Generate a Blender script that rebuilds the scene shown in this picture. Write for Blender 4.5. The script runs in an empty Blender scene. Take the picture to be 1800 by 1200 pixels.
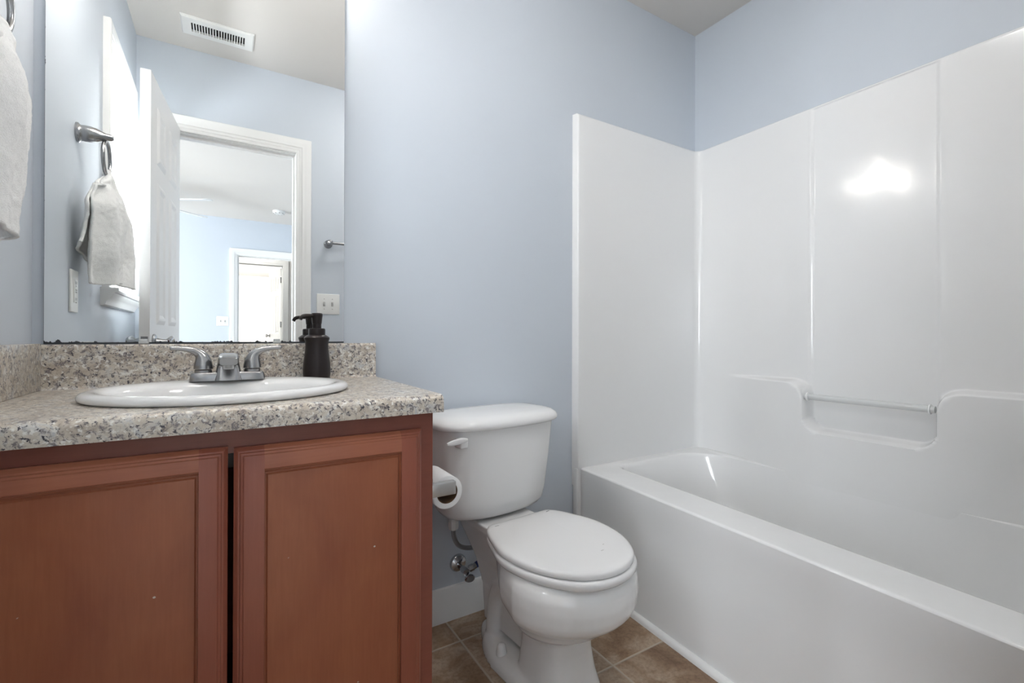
import bpy, bmesh, math, random
from mathutils import Vector, Matrix, noise
random.seed(7)
sc = bpy.context.scene
C = sc.collection
sin, cos, pi = math.sin, math.cos, math.pi

# ------------------------------------------------------------------ camera, exposure, world, lights
CAMZ = 0.986
f_px, yaw, pitch, roll, cyp = 819.86, .5519, .0031, .0024, 589.72
F = Vector((sin(yaw)*cos(pitch), cos(yaw)*cos(pitch), sin(pitch)))
R = Vector((cos(yaw), -sin(yaw), 0)); U = R.cross(F)
R2 = R*cos(roll)+U*sin(roll); U2 = -R*sin(roll)+U*cos(roll)
cd = bpy.data.cameras.new('camera'); cam = bpy.data.objects.new('camera', cd); C.objects.link(cam)
m = Matrix((R2, U2, -F)).transposed().to_4x4(); m.translation = Vector((0, 0, CAMZ)); cam.matrix_world = m
cd.sensor_width = 36; cd.lens = f_px/1800*36; cd.shift_y = -(600-cyp)/1800; cd.clip_start = .01; cd.clip_end = 60
sc.camera = cam
sc.view_settings.view_transform = 'Standard'; sc.view_settings.look = 'None'
sc.view_settings.gamma = 1; sc.view_settings.use_curve_mapping = False
sc.view_settings.exposure = 1.5
w = bpy.data.worlds.new('overcast_sky'); sc.world = w; w.use_nodes = True
w.node_tree.nodes['Background'].inputs[0].default_value = (.80, .90, 1, 1)
w.node_tree.nodes['Background'].inputs[1].default_value = 2.5

def area(name, loc, rot, sx, sy, power, col):
    l = bpy.data.lights.new(name, 'AREA'); l.shape = 'RECTANGLE'; l.size = sx; l.size_y = sy; l.energy = power; l.color = col
    o = bpy.data.objects.new(name, l); C.objects.link(o); o.location = loc; o.rotation_euler = rot
    return o
# daylight behind each window (outside the glass)
area('daylight_bathroom_window', (-.62, .468, 1.63), (0, -pi/2, 0), .95, .52, 20, (.93, .97, 1))
area('daylight_bedroom_window', (-3.75, -1.5, 1.5), (0, -pi/2, 0), 1.5, 1.4, 78, (.90, .95, 1))
area('daylight_bedroom_window', (-3.75, -3.0, 1.5), (0, -pi/2, 0), 1.5, 1.2, 62, (.90, .95, 1))
area('added_far_room_fill', (3.2, -7.5, 1.5), (0, pi/2, 0), 1.6, 2.4, 130, (.96, .98, 1))  # unseen source, added to brighten the far room
BULB = 27.0       # vanity bulbs, emission strength
DOMEB = 13.0      # added bathroom ceiling light, unseen fill for the lower room
DOME = 24.0       # added passage and far room lights, unseen fill

# ------------------------------------------------------------------ materials
def mat(name, col=(.8, .8, .8), rough=.5, metal=0., **k):
    m = bpy.data.materials.new(name); m.use_nodes = True
    b = m.node_tree.nodes['Principled BSDF']
    b.inputs['Base Color'].default_value = (*col, 1); b.inputs['Roughness'].default_value = rough; b.inputs['Metallic'].default_value = metal
    for a, v in k.items():
        b.inputs[a.replace('_', ' ')].default_value = v
    return m
def N(m, t, **k):
    n = m.node_tree.nodes.new(t)
    for a, v in k.items():
        if a.startswith('i_'):
            n.inputs[a[2:].replace('_', ' ')].default_value = v
        else: setattr(n, a, v)
    return n
def L(m, a, b): m.node_tree.links.new(a, b)
def bsdf(m): return m.node_tree.nodes['Principled BSDF']
def coords(m, scale=(1, 1, 1), rot=(0, 0, 0)):
    t = N(m, 'ShaderNodeTexCoord'); mp = N(m, 'ShaderNodeMapping'); mp.inputs['Scale'].default_value = scale; mp.inputs['Rotation'].default_value = rot
    L(m, t.outputs['Object'], mp.inputs['Vector']); return mp.outputs[0]
def ramp(m, fac, stops, interp='LINEAR'):
    r = N(m, 'ShaderNodeValToRGB'); r.color_ramp.interpolation = interp
    e = r.color_ramp.elements
    while len(e) < len(stops): e.new(.5)
    for x, (p, c) in zip(e, stops): x.position = p; x.color = (*c, 1) if len(c) == 3 else c
    L(m, fac, r.inputs[0]); return r.outputs[0]
def mix(m, fac, a, b, mode='MIX'):
    n = N(m, 'ShaderNodeMix', data_type='RGBA', blend_type=mode)
    for s, v in ((n.inputs[0], fac), (n.inputs[6], a), (n.inputs[7], b)):
        if hasattr(v, 'is_linked'): L(m, v, s)
        elif isinstance(v, (int, float)): s.default_value = v
        else: s.default_value = (*v, 1)
    return n.outputs[2]
def nz(m, vec, scale, detail=4, rough=.5, dist=0.):
    n = N(m, 'ShaderNodeTexNoise'); n.inputs['Scale'].default_value = scale; n.inputs['Detail'].default_value = detail
    n.inputs['Roughness'].default_value = rough; n.inputs['Distortion'].default_value = dist
    L(m, vec, n.inputs['Vector']); return n.outputs[0]
def bump(m, h, strength, dist=.001):
    b = N(m, 'ShaderNodeBump'); b.inputs['Strength'].default_value = strength; b.inputs['Distance'].default_value = dist
    L(m, h, b.inputs['Height']); L(m, b.outputs[0], bsdf(m).inputs['Normal'])

def paint(name, col, rough=.55):
    m = mat(name, col, rough); v = coords(m)
    c = mix(m, nz(m, v, 3.0, 2), [x*.985 for x in col], [min(1, x*1.015) for x in col]); L(m, c, bsdf(m).inputs['Base Color'])
    bump(m, nz(m, v, 260, 3), .12, .0008); return m
M = {}
M['wall'] = paint('blue_grey_wall_paint', (.545, .59, .645))
M['ceil'] = paint('warm_white_ceiling_paint', (.68, .65, .615), .9)
M['hallwall'] = paint('hall_wall_paint', (.80, .785, .76), .6)
M['trim'] = mat('white_trim_paint', (.80, .80, .79), .3)
M['doorpaint'] = mat('white_door_paint', (.74, .74, .735), .35)
M['acrylic'] = mat('white_acrylic', (.78, .785, .785), .13)
bump(M['acrylic'], nz(M['acrylic'], coords(M['acrylic']), 9, 2), .25, .004)
M['ceramic'] = mat('white_ceramic', (.80, .80, .795), .07)
M['seat'] = mat('white_seat_plastic', (.80, .80, .80), .16)
M['plastic'] = mat('white_plastic', (.78, .78, .76), .35)
M['dark'] = mat('dark_void', (.01, .01, .011), .8)
M['clear'] = mat('clear_acrylic_rod', (.82, .84, .84), .08, Transmission_Weight=.35, IOR=1.45)
M['chrome'] = mat('chrome', (.55, .56, .58), .16, 1.)
M['hose'] = mat('braided_steel_hose', (.38, .39, .41), .4, .9)
h_ = N(M['hose'], 'ShaderNodeTexWave'); h_.inputs['Scale'].default_value = 260; L(M['hose'], coords(M['hose'], (1, 1, 1), (.6, .5, .7)), h_.inputs['Vector']); bump(M['hose'], h_.outputs[1], .6, .001)
M['blue'] = mat('blue_plastic', (.01, .03, .16), .4)
M['nickel'] = mat('brushed_nickel', (.37, .37, .375), .25, 1.)
v = coords(M['nickel'], (30, 30, 900)); bump(M['nickel'], nz(M['nickel'], v, 3, 3), .08, .0004)
M['holder'] = mat('satin_grey_metal', (.50, .49, .475), .38, .8)
M['bronze'] = mat('oil_rubbed_bronze', (.030, .024, .024), .33, .55)
M['cardboard'] = mat('brown_cardboard', (.16, .09, .045), .9)
M['paper'] = mat('white_tissue_paper', (.84, .84, .83), .95)
bump(M['paper'], nz(M['paper'], coords(M['paper']), 300, 2), .3, .0006)
M['plumbwhite'] = mat('white_nylon_nut', (.7, .7, .68), .4)
# towel: terry
m = M['towel'] = mat('white_terry_cloth', (.82, .82, .81), .95, Sheen_Weight=.3)
v = coords(m); a = nz(m, v, 420, 3, .7); b_ = nz(m, v, 45, 3)
mm = N(m, 'ShaderNodeMath', operation='ADD'); L(m, a, mm.inputs[0]); L(m, b_, mm.inputs[1]); bump(m, mm.outputs[0], .55, .003)
L(m, ramp(m, a, [(.3, (.82, .82, .81)), (.6, (.90, .90, .89))]), bsdf(m).inputs['Base Color'])
# granite-look laminate
m = M['granite'] = mat('granite_pattern_laminate', (.5, .45, .4), .3)
v = coords(m)
big = nz(m, v, 30, 4, .6, .6)
c0 = ramp(m, big, [(.30, (.36, .30, .245)), (.44, (.50, .435, .36)), (.56, (.60, .55, .475)), (.68, (.50, .505, .51))])
m1 = ramp(m, nz(m, v, 85, 5, .70, .5), [(.40, (1, 1, 1)), (.485, (0, 0, 0))])
c1 = mix(m, m1, c0, (.20, .175, .175))
m2 = ramp(m, nz(m, v, 135, 4, .62, 1.0), [(.375, (1, 1, 1)), (.425, (0, 0, 0))])
c2 = mix(m, m2, c1, (.045, .042, .055))
m3 = ramp(m, nz(m, v, 110, 4, .62), [(.55, (0, 0, 0)), (.64, (1, 1, 1))])
c3 = mix(m, m3, c2, (.76, .745, .70))
L(m, c3, bsdf(m).inputs['Base Color'])
# wood
def wood(name, ca, cb, vertical=True):
    m = mat(name, ca, .34)
    s = (1, 1, .06) if vertical else (.06, 1, 1)
    v = coords(m, s); g = nz(m, v, 190, 5, .65, .2); bl = nz(m, coords(m, (1, 1, .55)), 7, 4, .55, .5)
    c = mix(m, ramp(m, bl, [(.3, (0, 0, 0)), (.7, (1, 1, 1))]), ca, cb)
    c = mix(m, ramp(m, g, [(.35, (0, 0, 0)), (.65, (1, 1, 1))]), mix(m, 1., c, (.92, .91, .90), 'MULTIPLY'), c)
    # small pale nicks
    k = ramp(m, nz(m, coords(m), 62, 1, .4), [(.862, (0, 0, 0)), (.867, (1, 1, 1))])
    c = mix(m, k, c, (.6, .55, .5))
    L(m, c, bsdf(m).inputs['Base Color']); bump(m, g, .06, .0004); return m
M['wood_panel'] = wood('cherry_wood_panel', (.300, .092, .048), (.375, .130, .062))
M['wood_stile'] = wood('cherry_wood_stile', (.290, .088, .056), (.320, .100, .058))
M['wood_rail'] = wood('cherry_wood_rail', (.43, .155, .082), (.36, .125, .072), False)
M['wood_frame'] = wood('cherry_wood_case', (.225, .070, .048), (.265, .085, .055), False)
# floor tiles
m = M['tile'] = mat('brown_ceramic_tile', (.2, .15, .1), .32)
T = .3425
tc = N(m, 'ShaderNodeTexCoord'); sp = N(m, 'ShaderNodeSeparateXYZ'); L(m, tc.outputs['Object'], sp.inputs[0])
def mth(op, a, b=None, mm=None):
    n = N(m, 'ShaderNodeMath', operation=op)
    for s, v in zip(n.inputs, (a, b)):
        if v is None: continue
        if hasattr(v, 'is_linked'): L(m, v, s)
        else: s.default_value = v
    return n.outputs[0]
def axis(out, off):
    u = mth('DIVIDE', mth('SUBTRACT', out, off), T); fl = mth('FLOOR', u); fr = mth('SUBTRACT', u, fl)
    d = mth('MINIMUM', fr, mth('SUBTRACT', 1., fr)); return fl, d
fx, dx = axis(sp.outputs[0], .655); fy, dy = axis(sp.outputs[1], 1.378-T)
d = mth('MINIMUM', dx, dy)
gm = ramp(m, d, [(.007, (1, 1, 1)), (.012, (0, 0, 0))])
cb = N(m, 'ShaderNodeCombineXYZ'); L(m, fx, cb.inputs[0]); L(m, fy, cb.inputs[1])
wn = N(m, 'ShaderNodeTexWhiteNoise', noise_dimensions='3D'); L(m, cb.outputs[0], wn.inputs['Vector'])
vv = N(m, 'ShaderNodeVectorMath', operation='MULTIPLY_ADD'); L(m, wn.outputs['Color'], vv.inputs[0]); vv.inputs[1].default_value = (9, 9, 9); L(m, tc.outputs['Object'], vv.inputs[2])
t1 = ramp(m, nz(m, vv.outputs[0], 7, 6, .62, .8), [(.30, (.20, .115, .065)), (.45, (.32, .21, .13)), (.58, (.44, .325, .23)), (.75, (.54, .44, .34))])
t2 = ramp(m, nz(m, vv.outputs[0], 85, 4, .7), [(.33, (.72, .70, .68)), (.55, (1, 1, 1))])
t3 = mix(m, 1., t1, t2, 'MULTIPLY')
L(m, mix(m, gm, t3, (.50, .43, .35)), bsdf(m).inputs['Base Color'])
rr = ramp(m, d, [(.007, (.9, .9, .9)), (.012, (.30, .30, .30))]); L(m, rr, bsdf(m).inputs['Roughness'])
hh = ramp(m, d, [(.005, (0, 0, 0)), (.016, (1, 1, 1))])
h2 = mix(m, .12, hh, nz(m, vv.outputs[0], 60, 4)); bump(m, h2, .5, .003)
m = M['carpet'] = mat('beige_carpet', (.42, .37, .31), 1.); bump(m, nz(m, coords(m), 300, 3), .8, .005)
# mirror glass with worn silvering along its lower edge
m = M['mirror'] = mat('mirror_silver', (.93, .945, .94), .0, 1.)
tc = N(m, 'ShaderNodeTexCoord'); sp = N(m, 'ShaderNodeSeparateXYZ'); L(m, tc.outputs['Object'], sp.inputs[0])
def mth(op, a, b=None):
    n = N(m, 'ShaderNodeMath', operation=op)
    for s, v in zip(n.inputs, (a, b)):
        if v is None: continue
        if hasattr(v, 'is_linked'): L(m, v, s)
        else: s.default_value = v
    return n.outputs[0]
n1 = nz(m, coords(m, (1, 1, 0)), 60, 3, .7); n2 = nz(m, coords(m, (1, 1, 1)), 40, 4, .7)
edge = mth('ADD', .0035, mth('MULTIPLY', mth('MAXIMUM', mth('SUBTRACT', n1, .52), 0.), .035))
low = mth('LESS_THAN', sp.outputs[2], edge)
sidel = mth('LESS_THAN', sp.outputs[0], mth('ADD', .0004, mth('MULTIPLY', mth('MAXIMUM', mth('SUBTRACT', n2, .6), 0.), .02)))
msk = mth('MAXIMUM', low, sidel)
L(m, mix(m, msk, (.93, .945, .94), (.035, .04, .048)), bsdf(m).inputs['Base Color'])
L(m, mth('SUBTRACT', 1., msk), bsdf(m).inputs['Metallic']); L(m, mth('MULTIPLY', msk, .5), bsdf(m).inputs['Roughness'])
# window glass: mostly clear with a sharp reflection
m = M['glass'] = bpy.data.materials.new('window_glass'); m.use_nodes = True
nt = m.node_tree; nt.nodes.clear(); o = nt.nodes.new('ShaderNodeOutputMaterial'); tr = nt.nodes.new('ShaderNodeBsdfTransparent'); gl = nt.nodes.new('ShaderNodeBsdfGlossy'); gl.inputs['Roughness'].default_value = .01
mx = nt.nodes.new('ShaderNodeMixShader'); fn = nt.nodes.new('ShaderNodeFresnel'); fn.inputs[0].default_value = 1.3
nt.links.new(fn.outputs[0], mx.inputs[0]); nt.links.new(tr.outputs[0], mx.inputs[1]); nt.links.new(gl.outputs[0], mx.inputs[2]); nt.links.new(mx.outputs[0], o.inputs[0])
def emit(name, col, s):
    m = mat(name, col, .3); b = bsdf(m); b.inputs['Emission Color'].default_value = (*col, 1); b.inputs['Emission Strength'].default_value = s; return m
M['bulb'] = emit('lit_frosted_bulb', (1, .94, .87), BULB)
M['dome'] = emit('added_hall_fill_dome', (1, .97, .92), DOME)
M['dome_bath'] = emit('added_bathroom_fill_dome', (1, .97, .94), DOMEB)
M['frost'] = mat('frosted_glass_shade', (.9, .88, .85), .4, Transmission_Weight=.85)

# ------------------------------------------------------------------ object helpers
ORG = {}
def thing(name, label, cat, loc, group=None, rotz=0, kind=None):
    o = bpy.data.objects.new(name, None); C.objects.link(o); o.empty_display_size = .05
    o.location = loc; o.rotation_euler = (0, 0, rotz); ORG[o] = Vector(loc)
    if kind: o['kind'] = kind
    else: o['label'] = label; o['category'] = cat
    if group: o['group'] = group
    return o
def tag(o, label, cat, group=None):
    o['label'] = label; o['category'] = cat
    if group: o['group'] = group
    return o
def obj(name, bm, m, parent=None, local=False, angle=32, loc=None, label=None, smooth=True, bev=0, origin=None):
    """link bm as one mesh; coordinates are world unless local=True"""
    bmesh.ops.recalc_face_normals(bm, faces=bm.faces[:])
    me = bpy.data.meshes.new(name)
    off = Vector((0, 0, 0))
    if parent is not None: off = ORG.get(parent, off)
    if origin is not None: off = Vector(origin)
    if not local and off.length > 0: bmesh.ops.translate(bm, verts=bm.verts[:], vec=-off)
    bm.to_mesh(me); bm.free()
    o = bpy.data.objects.new(name, me); C.objects.link(o)
    if parent is not None: o.parent = parent; ORG[o] = off if not local else Vector((0, 0, 0))
    elif origin is not None: o.location = origin; ORG[o] = off
    ms = m if isinstance(m, (list, tuple)) else [m]
    for x in ms: me.materials.append(x)
    if smooth:
        for p in me.polygons: p.use_smooth = True
        me.set_sharp_from_angle(angle=math.radians(angle))
    if bev:
        b = o.modifiers.new('bevel', 'BEVEL'); b.width = bev; b.segments = 3; b.limit_method = 'ANGLE'; b.angle_limit = math.radians(40)
    if label: o['label'] = label
    return o
def struct(name, bm, m, parent=None, **k):
    o = obj(name, bm, m, parent, **k)
    if parent is None: o['kind'] = 'structure'
    return o
def B(): return bmesh.new()
def box(bm, x0, x1, y0, y1, z0, z1, mi=0):
    vs = [bm.verts.new((x, y, z)) for z in (z0, z1) for y in (y0, y1) for x in (x0, x1)]
    for q in ((0, 2, 3, 1), (4, 5, 7, 6), (0, 1, 5, 4), (2, 6, 7, 3), (0, 4, 6, 2), (1, 3, 7, 5)):
        bm.faces.new([vs[i] for i in q]).material_index = mi
    return vs
def loft(bm, loops, cap0=True, cap1=True, close=False, mi=0):
    rows = [[bm.verts.new(p) for p in l] for l in loops]
    if close: rows.append(rows[0])
    for a, b in zip(rows, rows[1:]):
        n = len(a)
        for i in range(n):
            bm.faces.new((a[i], a[(i+1) % n], b[(i+1) % n], b[i])).material_index = mi
    if not close:
        if cap0: bm.faces.new(rows[0][::-1]).material_index = mi
        if cap1: bm.faces.new(rows[-1]).material_index = mi
    return rows
def lathe(bm, prof, c=(0, 0, 0), n=40, axis='z', cap=True):
    c = Vector(c); loops = []
    for r, h in prof:
        l = []
        for i in range(n):
            a = 2*pi*i/n; x, y = r*cos(a), r*sin(a)
            p = {'z': (x, y, h), 'y': (x, h, y), 'x': (h, x, y)}[axis]
            l.append(c+Vector(p))
        loops.append(l)
    return loft(bm, loops, cap, cap)
def frames(pts):
    pts = [Vector(p) for p in pts]; T_ = []
    for i in range(len(pts)):
        a = pts[max(i-1, 0)]; b = pts[min(i+1, len(pts)-1)]; T_.append((b-a).normalized())
    up = Vector((0, 0, 1)) if abs(T_[0].z) < .9 else Vector((1, 0, 0))
    n = T_[0].cross(up).normalized(); out = []
    for i, t in enumerate(T_):
        n = (n-t*n.dot(t)).normalized(); out.append((pts[i], n, t.cross(n)))
    return out
def tube(bm, pts, rad, n=14, flat=None, close=False):
    fr = frames(pts); k = len(fr)
    rs = rad if isinstance(rad, (list, tuple)) else [rad]*k
    loops = []
    for i, (p, a, b) in enumerate(fr):
        fl = flat[i] if flat else 1.
        loops.append([p+a*rs[i]*cos(2*pi*j/n)+b*rs[i]*fl*sin(2*pi*j/n) for j in range(n)])
    loft(bm, loops, close=close)
def bez(pts, n=10):
    """Catmull-Rom through pts"""
    P = [Vector(p) for p in pts]; P = [P[0]*2-P[1]]+P+[P[-1]*2-P[-2]]; out = []
    for i in range(1, len(P)-2):
        for j in range(n):
            t = j/n; a, b, c, d = P[i-1:i+3]
            out.append(.5*((2*b)+(c-a)*t+(2*a-5*b+4*c-d)*t*t+(3*b-a-3*c+d)*t**3))
    out.append(P[-2]); return out
def bez_closed(pts, n=10):
    P = [Vector(p) for p in pts]; k = len(P); out = []
    for i in range(k):
        a, b, c, d = P[i-1], P[i], P[(i+1) % k], P[(i+2) % k]
        for j in range(n):
            t = j/n; out.append(.5*((2*b)+(c-a)*t+(2*a-5*b+4*c-d)*t*t+(3*b-a-3*c+d)*t**3))
    return out
def rbox(bm, x0, x1, y0, y1, z0, z1, r=.004, seg=3):
    vs = box(bm, x0, x1, y0, y1, z0, z1)
    es = set(e for v in vs for e in v.link_edges)
    bmesh.ops.bevel(bm, geom=list(es), offset=r, segments=seg, profile=.5, affect='EDGES')
def lerp(a, b, t): return a+(b-a)*t
def ss(t): t = max(0., min(1., t)); return t*t*(3-2*t)
def rrect(x0, x1, y0, y1, r, z, n=8):
    """rounded rectangle loop; r may be 4 radii: (x1y1, x0y1, x0y0, x1y0)"""
    rs = r if isinstance(r, (list, tuple)) else [r]*4
    out = []
    for (cx, cy, a0), q in zip(((x1, y1, 0), (x0, y1, pi/2), (x0, y0, pi), (x1, y0, 3*pi/2)), rs):
        sx = -1 if cx == x1 else 1; sy = -1 if cy == y1 else 1
        for i in range(n+1):
            a = a0+pi/2*i/n; out.append(Vector((cx+sx*q+q*cos(a), cy+sy*q+q*sin(a), z)))
    return out
def panel_slab(bm, x0, x1, z0, z1, yf, yb, xs, zs, cells, prof):
    """slab in XZ with panels (cells) sunk on both faces; prof: [(inset, depth)]"""
    for y, s in ((yf, 1), (yb, -1)):
        for i in range(len(xs)-1):
            for j in range(len(zs)-1):
                a, b, c, d_ = xs[i], xs[i+1], zs[j], zs[j+1]
                if (i, j) in cells:
                    loops = [[Vector((a, y, c)), Vector((b, y, c)), Vector((b, y, d_)), Vector((a, y, d_))]]
                    for ins, dep in prof:
                        loops.append([Vector((a+ins, y+s*dep, c+ins)), Vector((b-ins, y+s*dep, c+ins)), Vector((b-ins, y+s*dep, d_-ins)), Vector((a+ins, y+s*dep, d_-ins))])
                    loft(bm, loops, cap0=False)
                else:
                    bm.faces.new([bm.verts.new(p) for p in ((a, y, c), (b, y, c), (b, y, d_), (a, y, d_))])
    for p in (((x0, z0), (x1, z0)), ((x1, z0), (x1, z1)), ((x1, z1), (x0, z1)), ((x0, z1), (x0, z0))):
        (a, c), (b, d_) = p
        bm.faces.new([bm.verts.new(q) for q in ((a, yf, c), (b, yf, d_), (b, yb, d_), (a, yb, c))])
    bmesh.ops.remove_doubles(bm, verts=bm.verts[:], dist=1e-5)
def wallbox(bm, axis_, lo, hi, a0, a1, z0, z1, hole=None):
    """wall slab; axis_ = 'x' (normal along x) or 'y'; hole=(h0,h1,hz0,hz1)"""
    def bx(p, q, r, s):
        if q-p < 1e-5 or s-r < 1e-5: return
        if axis_ == 'x': box(bm, lo, hi, p, q, r, s)
        else: box(bm, p, q, lo, hi, r, s)
    if not hole: bx(a0, a1, z0, z1); return
    h0, h1, y0, y1 = hole
    bx(a0, h0, z0, z1); bx(h1, a1, z0, z1); bx(h0, h1, z0, y0); bx(h0, h1, y1, z1)
def casing(bm, P, outw, nrm, prof):
    """sweep a moulding profile [(offset outwards, height off the wall)] along corner points P"""
    nrm = Vector(nrm); loops = [[Vector(p)+Vector(o)*a+nrm*h for a, h in prof] for p, o in zip(P, outw)]
    loft(bm, loops)
CAS = [(0, 0), (0, .010), (.006, .013), (.016, .013), (.020, .016), (.030, .017), (.034, .020), (.050, .021), (.056, .023), (.078, .023), (.081, .020), (.081, 0)]

# ------------------------------------------------------------------ room shell
XL, XR, YB, YF, ZC = -.382, 2.003, 1.508, .033, 2.495
DX0, DX1, DH = -.237, .349, 2.052       # bathroom doorway
bm = B(); box(bm, -.5, 2.12, -.08, 1.62, -.05, 0); struct('floor', bm, M['tile'], smooth=False)
bm = B(); box(bm, -3.7, 3.1, -10.4, -.08, -.05, 0); struct('floor', bm, M['carpet'], smooth=False)
bm = B(); box(bm, -3.7, 3.1, -10.4, 1.62, ZC, ZC+.1); struct('ceiling', bm, M['ceil'], smooth=False)
bm = B(); box(bm, -.5, 2.12, YB, 1.62, 0, ZC); struct('wall_back', bm, M['wall'], smooth=False)
WY0, WY1, WZ0, WZ1 = .225, .712, 1.163, 2.09
bm = B(); wallbox(bm, 'x', -.5, XL, YF, YB, 0, ZC, (WY0, WY1, WZ0, WZ1)); struct('wall_left', bm, M['wall'], smooth=False)
bm = B(); box(bm, XR, 2.12, YF, YB, 0, ZC); struct('wall_right', bm, M['wall'], smooth=False)
bm = B(); wallbox(bm, 'y', -.08, YF, -.5, 2.12, 0, ZC, (DX0, DX1, 0, DH)); struct('wall_front', bm, M['wall'], smooth=False)
# bedroom, passage and far room seen only in the mirror
bm = B(); wallbox(bm, 'y', -4.07, -3.95, -3.6, 2.12, 0, ZC, (.132, .80, 0, 2.035)); struct('wall_bedroom_far', bm, M['wall'], smooth=False)
bm = B(); wallbox(bm, 'x', -3.7, -3.6, -4.07, -.08, 0, ZC, (-3.6, -.8, .8, 2.2)); struct('wall_bedroom_left', bm, M['wall'], smooth=False)
bm = B(); box(bm, 1.6, 1.7, -3.95, -.08, 0, ZC); struct('wall_bedroom_right', bm, M['wall'], smooth=False)
bm = B(); box(bm, -3.7, -.5, -.08, .02, 0, ZC); struct('wall_bedroom_near', bm, M['wall'], smooth=False)
bm = B(); wallbox(bm, 'y', -5.15, -5.03, -1.2, 2.12, 0, ZC, (.10, .79, 0, 2.085)); struct('wall_passage_far', bm, M['hallwall'], smooth=False)
bm = B(); box(bm, -1.3, -1.2, -5.15, -4.07, 0, ZC); struct('wall_passage_left', bm, M['hallwall'], smooth=False)
bm = B(); box(bm, 2.12, 2.2, -5.15, -4.07, 0, ZC); struct('wall_passage_right', bm, M['hallwall'], smooth=False)
bm = B(); box(bm, -1.3, 3.1, -10.4, -10.3, 0, ZC); struct('wall_far_room_end', bm, M['hallwall'], smooth=False)
bm = B(); box(bm, -1.4, -1.3, -10.4, -5.15, 0, ZC); struct('wall_far_room_left', bm, M['hallwall'], smooth=False)
bm = B(); wallbox(bm, 'x', 3.0, 3.1, -10.3, -5.15, 0, ZC, (-8.7, -6.3, .7, 2.3)); struct('wall_far_room_right', bm, M['hallwall'], smooth=False)
# baseboards
BBP = [(0, 0), (.015, 0), (.015, .085), (.012, .092), (.012, .100), (.007, .112), (0, .115)]
def baseboard(name, p0, p1, nrm):
    bm = B(); n = Vector(nrm)
    loft(bm, [[Vector(p)+n*a+Vector((0, 0, h)) for a, h in BBP] for p in (p0, p1)]); return struct(name, bm, M['trim'])
baseboard('baseboard_back', (.392, YB, 0), (1.262, YB, 0), (0, -1, 0))
baseboard('baseboard_front', (DX1+.082, YF, 0), (1.16, YF, 0), (0, 1, 0))
baseboard('baseboard_left', (XL, .05, 0), (XL, .98, 0), (1, 0, 0))
baseboard('baseboard_bedroom_far', (-3.6, -3.95, 0), (.05, -3.95, 0), (0, 1, 0))
# quarter-round strip along the tub apron
def apx(y): return 1.243-.050*(1.478-y)
bm = B(); q = [(0, 0), (.018, 0), (.0175, .008), (.014, .015), (.008, .019), (0, .020)]
loft(bm, [[Vector((apx(y)+.012-a, y, h)) for a, h in q] for y in (YB-.016, .05)]); struct('trim_1', bm, M['trim'])

# door casings and jambs (trim of the three openings)
def opening(n, x0, x1, h, yw, yd, s, mt, jamb=True):
    """casing on plane yw facing s, jamb running to yd"""
    bm = B()
    casing(bm, [(x0, yw, 0), (x0, yw, h), (x1, yw, h), (x1, yw, 0)], [(-1, 0, 0), (-1, 0, 1), (1, 0, 1), (1, 0, 0)], (0, s, 0), CAS)
    struct('trim_%d' % n, bm, mt)
opening(2, DX0, DX1, DH, YF, -.08, 1, M['trim'])
opening(3, DX0, DX1, DH, -.08, YF, -1, M['trim'])
opening(4, .132, .80, 2.035, -3.95, -4.07, 1, M['trim'])
opening(5, .155, .765, 2.08, -5.03, -5.15, 1, M['trim'])
def jamb(n, x0, x1, h, y0, y1, t=.012):
    bm = B(); box(bm, x0-t, x0, y0, y1, 0, h+t); box(bm, x1, x1+t, y0, y1, 0, h+t); box(bm, x0, x1, y0, y1, h, h+t)
    ym = (y0+y1)/2   # stop
    box(bm, x0, x0+.01, ym-.016, ym+.016, 0, h); box(bm, x1-.01, x1, ym-.016, ym+.016, 0, h); box(bm, x0+.01, x1-.01, ym-.016, ym+.016, h-.01, h)
    struct('trim_%d' % n, bm, M['trim'], smooth=False)
jamb(6, DX0+.012, DX1-.002, DH-.003, -.08, YF); jamb(7, .144, .792, 2.027, -4.07, -3.95); jamb(8, .155, .765, 2.08, -5.15, -5.03)

# ------------------------------------------------------------------ bathroom window
wn_ = thing('window_1', None, None, (XL, .468, WZ0), kind='structure')
bm = B(); casing(bm, [(XL, WY0, WZ0), (XL, WY0, WZ1), (XL, WY1, WZ1), (XL, WY1, WZ0)], [(0, -.8, 0), (0, -.8, .8), (0, .8, .8), (0, .8, 0)], (1, 0, 0), CAS); obj('casing', bm, M['trim'], wn_)
bm = B(); box(bm, -.5, XL, WY0, WY0+.012, WZ0, WZ1); box(bm, -.5, XL, WY1-.012, WY1, WZ0, WZ1); box(bm, -.5, XL, WY0, WY1, WZ1-.012, WZ1); box(bm, -.5, XL, WY0, WY1, WZ0, WZ0+.012); obj('jamb', bm, M['trim'], wn_, smooth=False)
bm = B()   # stool with its moulded apron, returned at both ends
pr_ = [(0, 0), (.006, -.066), (.014, -.062), (.018, -.050), (.026, -.038), (.036, -.028), (.040, -.020), (.048, -.018), (.052, -.012), (.052, 0)]
def stoolloop(y): return [Vector((XL+a, y, WZ0+h)) for a, h in [(0, 0), (0, -.066)]+pr_[1:]]
loft(bm, [stoolloop(.150), stoolloop(.805)]); obj('window_sill', bm, M['trim'], wn_)
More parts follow.
